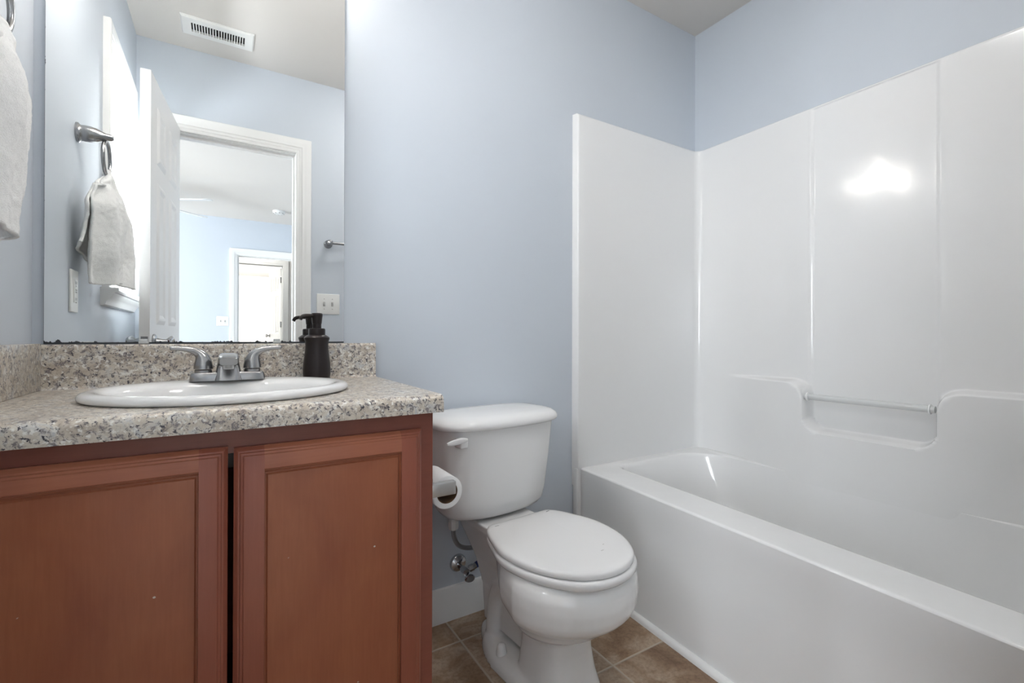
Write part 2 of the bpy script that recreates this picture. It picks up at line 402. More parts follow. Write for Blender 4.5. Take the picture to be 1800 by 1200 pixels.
for z0, z1, x in ((WZ0+.012, 1.64, -.455), (1.61, WZ1-.012, -.478)):
    bm = B(); a, b = WY0+.012, WY1-.012; w_ = .035
    box(bm, x-.012, x+.012, a, a+w_, z0, z1); box(bm, x-.012, x+.012, b-w_, b, z0, z1); box(bm, x-.012, x+.012, a+w_, b-w_, z0, z0+w_); box(bm, x-.012, x+.012, a+w_, b-w_, z1-w_, z1)
    sh = obj('sash', bm, M['trim'], wn_, smooth=False)
    bm = B(); box(bm, x-.002, x+.002, a+w_, b-w_, z0+w_, z1-w_); obj('pane', bm, M['glass'], sh, smooth=False)
bm = B(); rbox(bm, -.443, -.425, .44, .50, 1.628, 1.643, .003); obj('sash_lock', bm, M['chrome'], wn_)
def plain_window(n, x, y0, y1, z0, z1, s):
    t = thing('window_%d' % n, None, None, (x, (y0+y1)/2, z0), kind='structure')
    bm = B(); casing(bm, [(x, y0, z0), (x, y0, z1), (x, y1, z1), (x, y1, z0), (x, y0, z0)], [(0, -1, -1), (0, -1, 1), (0, 1, 1), (0, 1, -1), (0, -1, -1)], (s, 0, 0), CAS); obj('casing', bm, M['trim'], t)
    bm = B(); xm = x-s*.06; w_ = .05
    box(bm, xm-.015, xm+.015, y0, y1, z0, z0+w_); box(bm, xm-.015, xm+.015, y0, y1, z1-w_, z1)
    for yy in (y0, y1-w_, (y0+y1)/2-w_/2): box(bm, xm-.015, xm+.015, yy, yy+w_, z0+w_, z1-w_)
    f_ = obj('window_frame', bm, M['trim'], t, smooth=False)
    bm = B(); box(bm, xm-.002, xm+.002, y0+w_, y1-w_, z0+w_, z1-w_); obj('pane', bm, M['glass'], f_, smooth=False)
plain_window(2, -3.6, -3.6, -.8, .8, 2.2, 1); plain_window(3, 3.0, -8.7, -6.3, .7, 2.3, -1)  # far room window is an added opening, out of view, for its fill light

# ------------------------------------------------------------------ six-panel doors
DP = [(.010, .005), (.018, .0075), (.026, .0075), (.040, .002)]
def six_panel(bm, w_, h, t):
    xs = [0, .105, w_/2-.042, w_/2+.042, w_-.105, w_]; zs = [.012, .22, .84, 1.035, 1.635, 1.71, 1.95, h]
    panel_slab(bm, 0, w_, .012, h, 0, t, xs, zs, {(i, j) for i in (1, 3) for j in (1, 3, 5)}, DP)
def lever(bm, x, z, y, s, dirx):
    """rose, neck and arched lever; s = side along y, dirx = lever direction along x"""
    lathe(bm, [(.032, 0), (.032, s*.004), (.028, s*.009), (.016, s*.012), (.011, s*.03), (.010, s*.05)], (x, y, z), 28, 'y')
    P = bez([(x, y+s*.046, z), (x+dirx*.025, y+s*.052, z+.010), (x+dirx*.065, y+s*.052, z+.016), (x+dirx*.105, y+s*.05, z+.004), (x+dirx*.12, y+s*.048, z-.008)], 6)
    tube(bm, P, [lerp(.010, .006, i/(len(P)-1)) for i in range(len(P))], 12)
dr = thing('door_1', None, None, (-.236, YF+.014, 0), kind='structure')
ang = math.radians(90+5.2)
dr.rotation_euler = (0, 0, ang)
bm = B(); six_panel(bm, .605, 2.055, -.035); obj('door_panel', bm, M['doorpaint'], dr, local=True, angle=15)
for s, y in ((1, 0), (-1, -.035)):
    bm = B(); lever(bm, .545, .963, y, s, -1); obj('lever_handle', bm, M['nickel'], dr, local=True)
bm = B(); box(bm, .6045, .6065, -.029, -.006, .91, .985); rbox(bm, .605, .614, -.023, -.012, .945, .965, .002); obj('latch_plate', bm, M['nickel'], dr, local=True)
for z in (.25, 1.05, 1.85):
    bm = B(); lathe(bm, [(.006, 0), (.006, .09)], (-.004, .004, z), 12); obj('hinge', bm, M['nickel'], dr, local=True)
# the far passage door, standing open
d2 = thing('door_2', None, None, (.748, -5.16, 0), kind='structure', rotz=math.radians(-102))
bm = B(); six_panel(bm, .60, 2.06, .035); obj('door_panel', bm, M['trim'], d2, local=True, angle=15)
for s, y in ((1, .035), (-1, 0)):
    bm = B(); lathe(bm, [(.028, 0), (.026, s*.008), (.012, s*.012), (.012, s*.03), (.026, s*.04), (.028, s*.052), (.018, s*.064), (.004, s*.066)], (.545, y, 1.0), 20, 'y'); obj('door_knob', bm, M['nickel'], d2, local=True)
for z in (.25, 1.13, 1.83):
    bm = B(); box(bm, -.012, .0, -.003, .04, z, z+.09); lathe(bm, [(.007, 0), (.007, .09)], (-.004, -.004, z), 12); obj('hinge', bm, M['nickel'], d2, local=True)

# ------------------------------------------------------------------ vanity cabinet
FY, DYF, CX0, CX1, CT = .985, .965, XL+.004, .398, .822
vc = thing('vanity_cabinet', 'reddish brown cherry vanity cabinet with two framed doors under the granite-look counter', 'cabinet', (0, 1.25, 0))
bm = B(); box(bm, CX1-.016, CX1, FY+.018, YB-.001, .10, CT-.0005); box(bm, CX0, CX0+.016, FY+.018, YB-.001, .10, CT-.0005); box(bm, CX0+.016, CX1-.016, YB-.007, YB-.001, .10, CT-.0005); box(bm, CX0+.016, CX1-.016, FY+.018, YB-.007, .10, .116); box(bm, CX0, CX1-.003, FY+.075, FY+.09, 0, .10); box(bm, CX1-.019, CX1-.003, FY+.09, YB-.001, 0, .10); obj('carcass', bm, M['wood_frame'], vc, smooth=False)
bm = B()
box(bm, CX0, CX1, FY, FY+.018, .775, CT-.0005); box(bm, CX0, CX1, FY, FY+.018, .10, .135); box(bm, CX1-.035, CX1, FY, FY+.018, .135, .775); box(bm, CX0, CX0+.035, FY, FY+.018, .135, .775)
obj('face_frame', bm, M['wood_frame'], vc, smooth=False)
def fout(d):
    pts = [(0, -.013), (.002, -.0115), (.0045, -.008), (.0065, -.0065), (.009, -.0062), (.0105, -.0035), (.014, -.0028), (.0155, -.0008), (.018, 0)]
    if d >= .018: return 0
    for (a, p), (b, q) in zip(pts, pts[1:]):
        if d <= b: return lerp(p, q, (d-a)/(b-a))
    return 0
OB = [0, .002, .0045, .0065, .009, .0105, .014, .0155, .018]
def gin(d):
    pts = [(0, -.0075), (.0015, -.0065), (.0035, -.0035), (.0045, -.0035), (.0055, -.0008), (.007, 0)]
    for (a, p), (b, q) in zip(pts, pts[1:]):
        if d <= b: return lerp(p, q, (d-a)/(b-a))
    return 0
IB = [0, .0015, .0035, .0045, .0055, .007]
def cab_door(x0, x1, z0, z1, fw, rails):
    d_ = bpy.data.objects.new('door', None); C.objects.link(d_); d_.parent = vc; d_.empty_display_size = .05
    d_.location = Vector(((x0+x1)/2, DYF, z0))-ORG[vc]; ORG[d_] = Vector(((x0+x1)/2, DYF, z0))
    def h(x, z):
        v_ = fout(min(x-x0, x1-x, z-z0, z1-z))
        ix = max(x0+fw-x, x-(x1-fw)); iz = max(z0+fw-z, z-(z1-fw))
        return v_+gin(max(ix, iz, 0)) if max(ix, iz) < .007 else v_
    def hf(name, xs, zs, m_):
        bm = B()
        g = [[bm.verts.new((x, DYF-h(x, z), z)) for z in zs] for x in xs]
        for i in range(len(xs)-1):
            for j in range(len(zs)-1):
                bm.faces.new((g[i][j], g[i+1][j], g[i+1][j+1], g[i][j+1]))
        # sides and back
        yb = FY-.0005; bx = [[bm.verts.new((x, yb, z)) for z in (zs[0], zs[-1])] for x in (xs[0], xs[-1])]
        bm.faces.new((bx[0][0], bx[0][1], bx[1][1], bx[1][0]))
        bm.faces.new([g[i][0] for i in range(len(xs))]+[bx[1][0], bx[0][0]]); bm.faces.new([g[i][-1] for i in range(len(xs))]+[bx[1][1], bx[0][1]])
        bm.faces.new(g[0]+[bx[0][1], bx[0][0]]); bm.faces.new(g[-1]+[bx[1][1], bx[1][0]])
        return obj(name, bm, m_, d_, angle=20)
    zz = [z0+a for a in OB]+[z1-a for a in OB[::-1]]
    hf('stile', [x0+a for a in OB]+[x0+fw-a for a in IB[::-1]], zz, M['wood_stile'])
    hf('stile', [x1-fw+a for a in IB]+[x1-a for a in OB[::-1]], zz, M['wood_stile'])
    xx = [x0+fw, x1-fw]
    hf('rail', xx, [z1-fw+a for a in IB]+[z1-a for a in OB[::-1]], rails)
    hf('rail', xx, [z0+a for a in OB]+[z0+fw-a for a in IB[::-1]], rails)
    bm = B(); a, b, c, e = x0+fw, x1-fw, z0+fw, z1-fw
    lp = lambda i, y: [Vector((a+i, y, c+i)), Vector((b-i, y, c+i)), Vector((b-i, y, e-i)), Vector((a+i, y, e-i))]
    loft(bm, [lp(0, DYF+.014), lp(0, DYF+.0075), lp(.001, DYF+.009), lp(.0035, DYF+.009), lp(.006, DYF+.0062), lp(.008, DYF+.006)])
    obj('panel', bm, M['wood_panel'], d_, angle=15)
cab_door(.0145, .369, .145, .785, .0485, M['wood_rail'])
cab_door(-.349, .0055, .145, .789, .0430, M['wood_rail'])

# ------------------------------------------------------------------ countertop, sink, faucet
K = .86; CR = .409; SCX, SCY = .008, 1.213
ct = thing('countertop', 'speckled grey and tan granite-look counter running across the vanity', 'countertop', (0, 1.23, CT))
bm = B()
prf = [(.990, K), (.966, K), (.960, K-.0008), (.954, K-.004), (.950, K-.009), (.948, K-.016), (.948, CT), (.990, CT)]
loft(bm, [[Vector((x, y, z)) for y, z in prf] for x in (XL, CR)])
ne = 96
el = lambda a, b, z: [Vector((SCX+a*cos(2*pi*i/ne), SCY+b*sin(2*pi*i/ne), z)) for i in range(ne)]
def rectpt(a):
    # ray from sink centre to the rectangle border
    dx_, dy_ = cos(a), sin(a); x0, x1, y0, y1 = XL-SCX, CR-SCX, .990-SCY, YB-SCY
    t = min((x1/dx_ if dx_ > 1e-9 else x0/dx_ if dx_ < -1e-9 else 9), (y1/dy_ if dy_ > 1e-9 else y0/dy_ if dy_ < -1e-9 else 9)); return SCX+dx_*t, SCY+dy_*t
angs = [2*pi*i/ne for i in range(ne)]
for cxy in ((XL, .990), (CR, .990), (CR, YB), (XL, YB)):   # snap nearest samples to the corners
    a = math.atan2(cxy[1]-SCY, cxy[0]-SCX) % (2*pi); i = min(range(ne), key=lambda k_: abs(angs[k_]-a)); angs[i] = a
rc = lambda z: [Vector((*rectpt(a), z)) for a in angs]
loft(bm, [rc(CT), rc(K), el(.225, .19, K), el(.225, .19, CT)], False, False, True)
bmesh.ops.remove_doubles(bm, verts=bm.verts[:], dist=1e-6)
obj('top', bm, M['granite'], ct, angle=35)
bm = B(); pb = [(YB, K), (YB, .966), (1.497, .966), (1.493, .9645), (1.4905, .961), (1.490, .955), (1.490, .868), (1.488, .862), (1.484, K)]
loft(bm, [[Vector((x, y, z)) for y, z in pb] for x in (XL+.0005, CR)]); obj('backsplash', bm, M['granite'], ct, angle=50)
bm = B(); rbox(bm, XL+.0005, -.361, .985, 1.4895, K+.0003, .968, .002, 2); obj('side_splash', bm, M['granite'], ct)

sk = B(); n_ = 96
def sel(a, b, z, dy=0, e=2.0):
    out = []
    for i in range(n_):
        t = 2*pi*i/n_; c_, s_ = cos(t), sin(t)
        out.append(Vector((SCX+a*abs(c_)**(2/e)*(1 if c_ >= 0 else -1), SCY+dy+b*abs(s_)**(2/e)*(1 if s_ >= 0 else -1), z)))
    return out
LO = [(.246, .2085, K+.0003, 0), (.2505, .2125, K+.004, 0), (.2515, .2135, K+.009, 0), (.249, .211, K+.014, 0), (.243, .206, K+.0175, 0), (.235, .199, K+.019, 0), (.226, .186, K+.0185, -.003), (.219, .172, K+.0165, -.010), (.213, .160, K+.012, -.017), (.209, .153, K+.004, -.021),
      (.203, .147, K-.02, -.022), (.190, .137, K-.06, -.022), (.165, .118, K-.10, -.022), (.125, .088, K-.13, -.020), (.07, .05, K-.145, -.015), (.026, .026, K-.150, -.012)]
loft(sk, [sel(a, b, z, dy) for a, b, z, dy in LO], False, True)
sn = thing('sink', 'white oval drop-in sink set into the granite-look counter', 'sink', (SCX, SCY, K))
bs = obj('basin', sk, M['ceramic'], sn, angle=60)
so = bs.modifiers.new('thick', 'SOLIDIFY'); so.thickness = .006; so.offset = -1
bm = B(); lathe(bm, [(.0, .001), (.022, .001), (.024, .003), (.021, .004), (.02, .002), (.0, .002)], (SCX, SCY-.012, K-.149), 28, cap=False); obj('drain', bm, M['chrome'], sn)

fa = thing('faucet', 'brushed nickel two-handle centerset faucet on the back rim of the white sink', 'faucet', (.008, 1.372, K+.018))
FX, FYC, FZ = .008, 1.372, K+.0185
bm = B()
def stad(hw, hd, z, n=14):
    out = []
    for i in range(n+1): a = -pi/2+pi*i/n; out.append(Vector((FX+hw-hd+hd*cos(a), FYC+hd*sin(a), z)))
    for i in range(n+1): a = pi/2+pi*i/n; out.append(Vector((FX-hw+hd+hd*cos(a), FYC+hd*sin(a), z)))
    return out
def sups(hw, hd, z, e=5, n=56, cx=0, cy=0):
    out = []
    for i in range(n):
        t = 2*pi*i/n; c_, s_ = cos(t), sin(t)
        out.append(Vector((FX+cx+hw*abs(c_)**(2/e)*(1 if c_ >= 0 else -1), FYC+cy+hd*abs(s_)**(2/e)*(1 if s_ >= 0 else -1), z)))
    return out
loft(bm, [sups(.081, .026, FZ-.001), sups(.081, .026, FZ+.003), sups(.079, .0255, FZ+.014), sups(.0765, .024, FZ+.018), sups(.072, .021, FZ+.0195)])
obj('base_plate', bm, M['nickel'], fa, angle=50)
bm = B()
def sec(c, hw, ht, tilt, e=4, n=32):
    """superellipse section across x, centred c, tilted about x"""
    out = []
    for i in range(n):
        t = 2*pi*i/n; u = hw*abs(cos(t))**(2/e)*(1 if cos(t) >= 0 else -1); v_ = ht*abs(sin(t))**(2/e)*(1 if sin(t) >= 0 else -1)
        out.append(Vector((FX+c[0]+u, FYC+c[1]+v_*sin(tilt), FZ+c[2]+v_*cos(tilt))))
    return out
path = [((0, -.006, -.0005), .0305, .0285, pi/2), ((0, -.005, .010), .0288, .0270, pi/2), ((0, -.003, .028), .0255, .0235, pi/2*.97), ((0, -.006, .042), .0235, .0200, pi/2*.72), ((0, -.020, .051), .0225, .0160, pi/2*.32), ((0, -.045, .0545), .0215, .0130, .08), ((0, -.072, .0525), .0208, .0115, -.06), ((0, -.090, .0495), .0200, .0105, -.10), ((0, -.096, .0485), .0180, .0085, -.1)]
loft(bm, [sec(*p) for p in path]); obj('spout', bm, M['nickel'], fa, angle=60)
bm = B(); lathe(bm, [(.0130, .046), (.0130, .033), (.0120, .031), (.0105, .030), (.0, .032)], (FX, FYC-.078, FZ), 28); obj('aerator', bm, M['nickel'], fa)
for s in (-1, 1):
    cx = FX+s*.0525
    bm = B(); lathe(bm, [(.0185, 0), (.0185, .006), (.017, .008)], (cx, FYC, FZ+.0185), 32); ha = obj('handle_collar', bm, M['nickel'], fa)
    bm = B()
    P = [(cx, 0, .028), (cx, 0, .036), (cx+s*.0005, 0, .046), (cx+s*.003, 0, .056), (cx+s*.009, 0, .065), (cx+s*.020, -.001, .0725), (cx+s*.035, -.002, .0765), (cx+s*.052, -.003, .0785), (cx+s*.064, -.004, .0785), (cx+s*.0665, -.004, .0783)]
    rs = [.0205, .0198, .0178, .0150, .0112, .0080, .0062, .0056, .0052, .0036]
    fl = [1, 1, 1, 1, 1.05, 1.2, 1.4, 1.5, 1.5, 1.4]
    PP = bez([(x, FYC+y, FZ+z) for x, y, z in P], 4); k = len(PP)
    ev = lambda a, i: lerp(a[min(int(i/4), len(a)-1)], a[min(int(i/4)+1, len(a)-1)], (i/4) % 1)
    loops = []
    for i, (p, a, b) in enumerate(frames(PP)):
        # keep the wide axis horizontal (y)
        t = (PP[min(i+1, k-1)]-PP[max(i-1, 0)]).normalized(); yy = Vector((0, 1, 0)); b2 = t.cross(yy).normalized()
        r = ev(rs, i); f2 = ev(fl, i); loops.append([p+yy*r*f2*cos(2*pi*j/24)+b2*r*sin(2*pi*j/24) for j in range(24)])
    loft(bm, loops); obj('lever_handle', bm, M['nickel'], fa, angle=60)

# ------------------------------------------------------------------ soap dispenser
sd = thing('soap_dispenser', 'dark bronze soap pump bottle standing on the counter right of the faucet', 'soap dispenser', (.2265, 1.442, K))
bm = B(); lathe(bm, [(.0355, 0), (.0372, .001), (.0372, .007), (.0355, .0085), (.0362, .011), (.0372, .020), (.0373, .032), (.0362, .050), (.0335, .070), (.0313, .088), (.0308, .102), (.0320, .113), (.0342, .1195), (.0345, .1225), (.0330, .1245), (.027, .129), (.0235, .131)], (.2265, 1.442, K+.0004), 56); obj('bottle', bm, M['bronze'], sd, angle=40)
bm = B(); lathe(bm, [(.0222, .1305), (.0226, .132), (.0226, .146), (.0215, .149), (.018, .150), (.010, .1505), (.0095, .156)], (.2265, 1.442, K), 48); obj('collar', bm, M['bronze'], sd, angle=40)
bm = B(); lathe(bm, [(.0120, .150), (.0118, .163), (.0128, .1635), (.0138, .176), (.0152, .188), (.0152, .191), (.0135, .1935), (.006, .1945)], (.2265, 1.442, K), 40); pu = obj('pump_head', bm, M['bronze'], sd, angle=40)
bm = B(); tube(bm, bez([(.2265, 1.442, K+.186), (.209, 1.436, K+.186), (.192, 1.430, K+.185), (.184, 1.427, K+.181), (.180, 1.4255, K+.174)], 5), [.0055]*15+[.005]*6, 14); obj('nozzle', bm, M['bronze'], pu)

# ------------------------------------------------------------------ mirror and vanity light
mi = thing('wall_mirror', 'large frameless rectangular mirror on the wall behind the sink', 'mirror', (-.361, 1.506, .9675))
bm = B(); box(bm, -.361, .3135, 1.5025, 1.5075, .9675, 2.07); g_ = obj('glass', bm, M['mirror'], mi, smooth=False)
for x in (-.1755, .128):
    bm = B(); rbox(bm, x-.0105, x+.0105, 1.497, 1.5075, .9665, .973, .0015, 2); rbox(bm, x-.0085, x+.0075, 1.497, 1.5022, .9725, .979, .001, 2); obj('mirror_clip', bm, M['clear'], mi)
vl = thing('vanity_light', 'three-bulb vanity light bar mounted on the wall above the mirror', 'light fixture', (-.02, YB, 2.22))
bm = B(); rbox(bm, -.28, .24, 1.475, YB, 2.18, 2.27, .008, 3); obj('back_plate', bm, M['nickel'], vl)
for x in (-.20, -.02, .16):
    bm = B(); tube(bm, bez([(x, 1.476, 2.225), (x, 1.43, 2.235), (x, 1.40, 2.215), (x, 1.40, 2.19)], 5), .007, 12); lathe(bm, [(.024, 2.195), (.026, 2.18), (.02, 2.165)], (x, 1.40, 0), 24); ar = obj('arm', bm, M['nickel'], vl)
    bm = B(); lathe(bm, [(.0, 2.165), (.014, 2.163), (.024, 2.15), (.031, 2.13), (.033, 2.115), (.030, 2.10), (.020, 2.088), (.0, 2.083)], (x, 1.40, 0), 24, cap=False); obj('bulb', bm, M['bulb'], ar)

# ------------------------------------------------------------------ towel ring and hand towel
RX, RY, RZ = -.322, 1.092, 1.600
tr = thing('towel_ring', 'brushed nickel towel ring on the left wall above the counter', 'towel ring', (XL, RY, RZ))
bm = B(); lathe(bm, [(.029, .0), (.029, .005), (.025, .008), (.023, .012), (.024, .020), (.0235, .034), (.020, .048), (.014, .060), (.0105, .068), (.0095, .082), (.006, .086)], (XL, RY+.03, RZ), 32, 'x'); obj('post', bm, M['nickel'], tr, angle=40)
bm = B(); rr_ = .052
tube(bm, [(RX+.004, RY+rr_*sin(2*pi*i/64), RZ-.005-rr_+rr_*cos(2*pi*i/64)) for i in range(64)], .0052, 12, close=True); obj('ring', bm, M['nickel'], tr)
bm = B(); NU, NV = 90, 150
zt = RZ-.005-2*rr_+.012
def interp(tab, x):
    if x <= tab[0][0]: return tab[0][1]
    for (a, p), (b, q) in zip(tab, tab[1:]):
        if x <= b: return lerp(p, q, ss((x-a)/(b-a)))
    return tab[-1][1]
def towel_pt(u, t):
    # t: 0 = wall side hem, 1 = room side hem; u in -1..1 across (towards the mirror wall)
    tm = .46; up = (t < tm)
    s = (tm-t)/tm if up else (t-tm)/(1-tm)       # 0 at the ring, 1 at the hem
    ln = (.292-.050*u) if up else (.352+.006*sin(u*3))
    dz = s*ln
    half = interp([(0, .034), (.03, .080), (.07, .118), (.13, .152), (.25, .155), (.36, .122 if not up else .165)], dz)
    cy = interp([(0, RY-.005), (.08, 1.062), (.2, 1.052), (.36, 1.042 if not up else 1.115)], dz)
    y = cy+u*half
    amp = min(1, dz/.10)
    x0 = interp([(0, RX+.004), (.03, RX+(.014 if not up else -.006)), (.12, -.290 if not up else -.342), (.36, -.300 if not up else -.362)], dz)
    x = x0+amp*(.013*sin(u*4.6+.8+(2 if up else 0))+.006*sin(u*10+1.5+3*s))*(1 if not up else .6)-(.018*u*s if not up else .012*u*s)
    if not up and u > .1: x -= .020*ss((u-.1)/.9)*amp
    if dz < .06: x += .010*sin(u*7)*(1-dz/.06)
    x += .004*noise.noise(Vector((u*3, t*9, 1)))
    z = zt-dz+.004*cos(u*3)-max(0, .06-dz)*.9*abs(u)**1.5*(1 if dz < .06 else 0)
    return Vector((max(x, XL+.012), y, z))
g = [[bm.verts.new(towel_pt(-1+2*i/NU, j/NV)) for j in range(NV+1)] for i in range(NU+1)]
for i in range(NU):
    for j in range(NV): bm.faces.new((g[i][j], g[i+1][j], g[i+1][j+1], g[i][j+1]))
tw = obj('hand_towel', bm, M['towel'], None, angle=180, origin=(RX, RY, zt)); tag(tw, 'white terry hand towel hanging through the towel ring', 'towel')
so = tw.modifiers.new('thick', 'SOLIDIFY'); so.thickness = .007; so.offset = 0
tx = bpy.data.textures.new('terry', 'CLOUDS'); tx.noise_scale = .012
dm = tw.modifiers.new('fuzz', 'DISPLACE'); dm.texture = tx; dm.strength = .004; dm.texture_coords = 'LOCAL'

# outlet on the left wall
ol = thing('outlet', 'white grounded outlet with reset buttons on the left wall, under the towel', 'outlet', (XL, 1.163, 1.118))
bm = B(); rbox(bm, XL, XL+.006, 1.163-.038, 1.163+.038, 1.118-.062, 1.118+.062, .0025, 3); obj('cover_plate', bm, M['plastic'], ol)
bm = B(); rbox(bm, XL+.005, XL+.009, 1.163-.017, 1.163+.017, 1.118-.034, 1.118+.034, .0015, 2); fc = obj('receptacle', bm, M['plastic'], ol)
for z in (1.094, 1.142):
    bm = B()
    for y in (-.006, .006): box(bm, XL+.0085, XL+.0092, 1.163+y-.001, 1.163+y+.001, z-.004, z+.004)
    box(bm, XL+.0085, XL+.0092, 1.161, 1.165, z-.011, z-.008); obj('slots', bm, M['dark'], fc, smooth=False)
for z in (1.113, 1.119): bm = B(); rbox(bm, XL+.008, XL+.0105, 1.156, 1.170, z, z+.004, .0007, 2); obj('button', bm, M['holder'], fc)

# switches and towel bar on the front wall (seen in the mirror)
def switch_plate(x, y, z, s, label, name='light_switch'):
    t = thing(name, label, 'light switch', (x, y, z))
    bm = B(); a, b = sorted((y, y+s*.006)); rbox(bm, x-.065, x+.065, a, b, z-.061, z+.061, .0025, 3); obj('cover_plate', bm, M['plastic'], t)
    for k in (-.023, .023):
        bm = B(); a, b = sorted((y+s*.005, y+s*.0075)); rbox(bm, x+k-.006, x+k+.006, a, b, z-.013, z+.013, .0007, 2)
        a, b = sorted((y+s*.006, y+s*.016)); rbox(bm, x+k-.004, x+k+.004, a, b, z+(.0 if k > 0 else -.011), z+(.011 if k > 0 else .0), .001, 2); obj('toggle', bm, M['holder'], t)
        for q in (-.03, .03): bm = B(); lathe(bm, [(.003, s*.005), (.003, s*.0068)], (x+k, y, z+q), 10, 'y'); obj('screw', bm, M['holder'], t)
switch_plate(.529, YF, 1.181, 1, 'white two-toggle light switch plate beside the doorway, reflected in the mirror')
switch_plate(-.023, -3.95, 1.18, 1, 'small distant two-toggle switch plate left of the far doorway in the mirror')
tb = thing('towel_bar', 'nickel towel bar on the wall right of the doorway, reflected at the mirror edge', 'towel bar', (.8, YF, 1.54))
for x in (.527, 1.13):
    bm = B(); lathe(bm, [(.024, 0), (.024, .006), (.020, .010), (.016, .03), (.0165, .05), (.018, .056), (.0185, .064), (.014, .074), (.004, .078)], (x, YF, 1.54), 28, 'y'); obj('post', bm, M['nickel'], tb, angle=40)
bm = B(); lathe(bm, [(.0075, .527), (.0075, 1.13)], (0, YF+.060, 1.54), 16, 'x'); obj('bar', bm, M['nickel'], tb)

# ------------------------------------------------------------------ ceiling vent, alarm, fan (seen in the mirror), added ceiling lights
cv = thing('ceiling_vent', 'white slotted air vent in the bathroom ceiling, seen in the mirror', 'vent', (-.03, .27, ZC))
bm = B(); xa, xb, ya, yb = -.185, .122, .192, .348
lo = lambda i, z: [Vector((xa+i, ya+i, z)), Vector((xb-i, ya+i, z)), Vector((xb-i, yb-i, z)), Vector((xa+i, yb-i, z))]
loft(bm, [lo(0, ZC), lo(0, ZC-.004), lo(.006, ZC-.011), lo(.040, ZC-.012), lo(.040, ZC-.001)], False, False); obj('vent_frame', bm, M['plastic'], cv, angle=25)
bm = B(); box(bm, xa+.03, xb-.03, ya+.03, yb-.03, ZC-.0015, ZC-.0005); obj('duct_opening', bm, M['dark'], cv, smooth=False)
bm = B(); n_s = 20; x0_, x1_ = xa+.040, xb-.040
for i in range(n_s+1):
    x = lerp(x0_, x1_, i/n_s); s = -1 if i < n_s/2 else 1
    v4 = [(x-.0019, ZC-.0118), (x+.0019, ZC-.0118), (x+.0010+s*.003, ZC-.003), (x-.0010+s*.003, ZC-.003)]
    loft(bm, [[Vector((a, y, z)) for a, z in v4] for y in (ya+.038, yb-.038)])
obj('louvres', bm, M['plastic'], cv, smooth=False)
al = thing('smoke_alarm', 'small round white smoke alarm on the bedroom ceiling, seen in the mirror', 'smoke alarm', (.549, -3.25, ZC))
bm = B(); lathe(bm, [(.068, 0), (.070, -.008), (.066, -.022), (.05, -.034), (.0, -.036)], (.549, -3.25, ZC), 32); obj('housing', bm, M['plastic'], al)
for i in range(8): a = 2*pi*i/8; bm = B(); lathe(bm, [(.006, -.026), (.006, -.034)], (.549+.052*cos(a), -3.25+.052*sin(a), ZC), 8); obj('sounder_slot', bm, M['dark'], al)
fc_ = Vector((-.72, -2.68, 0))
fn_ = thing('ceiling_fan', 'white ceiling fan whose thin blade tips show past the open door in the mirror', 'ceiling fan', (fc_.x, fc_.y, ZC))
bm = B(); lathe(bm, [(.07, 0), (.065, -.03), (.03, -.05), (.014, -.052), (.014, -.12)], (fc_.x, fc_.y, ZC), 28); obj('canopy', bm, M['plastic'], fn_)
bm = B(); lathe(bm, [(.03, -.115), (.095, -.13), (.11, -.16), (.11, -.20), (.08, -.225), (.0, -.23)], (fc_.x, fc_.y, ZC), 32); obj('motor', bm, M['plastic'], fn_)
for k in range(5):
    a = math.radians(31+72*k); dv = Vector((cos(a), sin(a), 0)); sv = Vector((-sin(a), cos(a), 0)); bm = B(); zb = ZC-.20; loops = []
    for r_, hw in ((.10, .02), (.16, .03), (.2, .055), (.45, .062), (.66, .066), (.69, .05), (.70, .02)):
        c_ = Vector((fc_.x, fc_.y, zb))+dv*r_; tl = Vector((0, 0, -.19))
        e0, e1 = c_-sv*hw-tl*hw, c_+sv*hw+tl*hw
        loops.append([e0+Vector((0, 0, -.004)), e1+Vector((0, 0, -.004)), e1+Vector((0, 0, .004)), e0+Vector((0, 0, .004))])
    loft(bm, loops); obj('blade', bm, M['trim'], fn_, smooth=False)
hl = thing('added_ceiling_light', 'added round fill light on the bathroom ceiling, unseen above the floor between toilet and tub', 'ceiling light', (.95, .55, ZC))  # unseen lamp added to lift the low parts of the bathroom
bm = B(); lathe(bm, [(.15, 0), (.15, -.02), (.14, -.025)], (.95, .55, ZC), 40); obj('base', bm, M['nickel'], hl)
bm = B(); lathe(bm, [(.14, -.02), (.13, -.05), (.09, -.08), (.0, -.095)], (.95, .55, ZC), 40); obj('diffuser', bm, M['dome_bath'], hl)
hl = thing('added_ceiling_light', 'added round ceiling light brightening the far room, beyond the mirrored doorways', 'ceiling light', (.3, -6.6, ZC))  # added lamp, no fixture visible; makes the far room bright
bm = B(); lathe(bm, [(.15, 0), (.15, -.02), (.14, -.025)], (.3, -6.6, ZC), 32); obj('base', bm, M['nickel'], hl)
bm = B(); lathe(bm, [(.14, -.02), (.13, -.05), (.09, -.08), (.0, -.095)], (.3, -6.6, ZC), 32); obj('diffuser', bm, M['dome'], hl)
hl = thing('added_ceiling_light', 'added round ceiling light brightening the passage between the mirrored doorways', 'ceiling light', (.3, -4.55, ZC))  # added out of view to brighten the passage and its jambs
bm = B(); lathe(bm, [(.13, 0), (.13, -.02), (.12, -.025)], (.3, -4.55, ZC), 32); obj('base', bm, M['nickel'], hl)
bm = B(); lathe(bm, [(.12, -.02), (.11, -.05), (.07, -.075), (.0, -.09)], (.3, -4.55, ZC), 32); obj('diffuser', bm, M['dome'], hl)

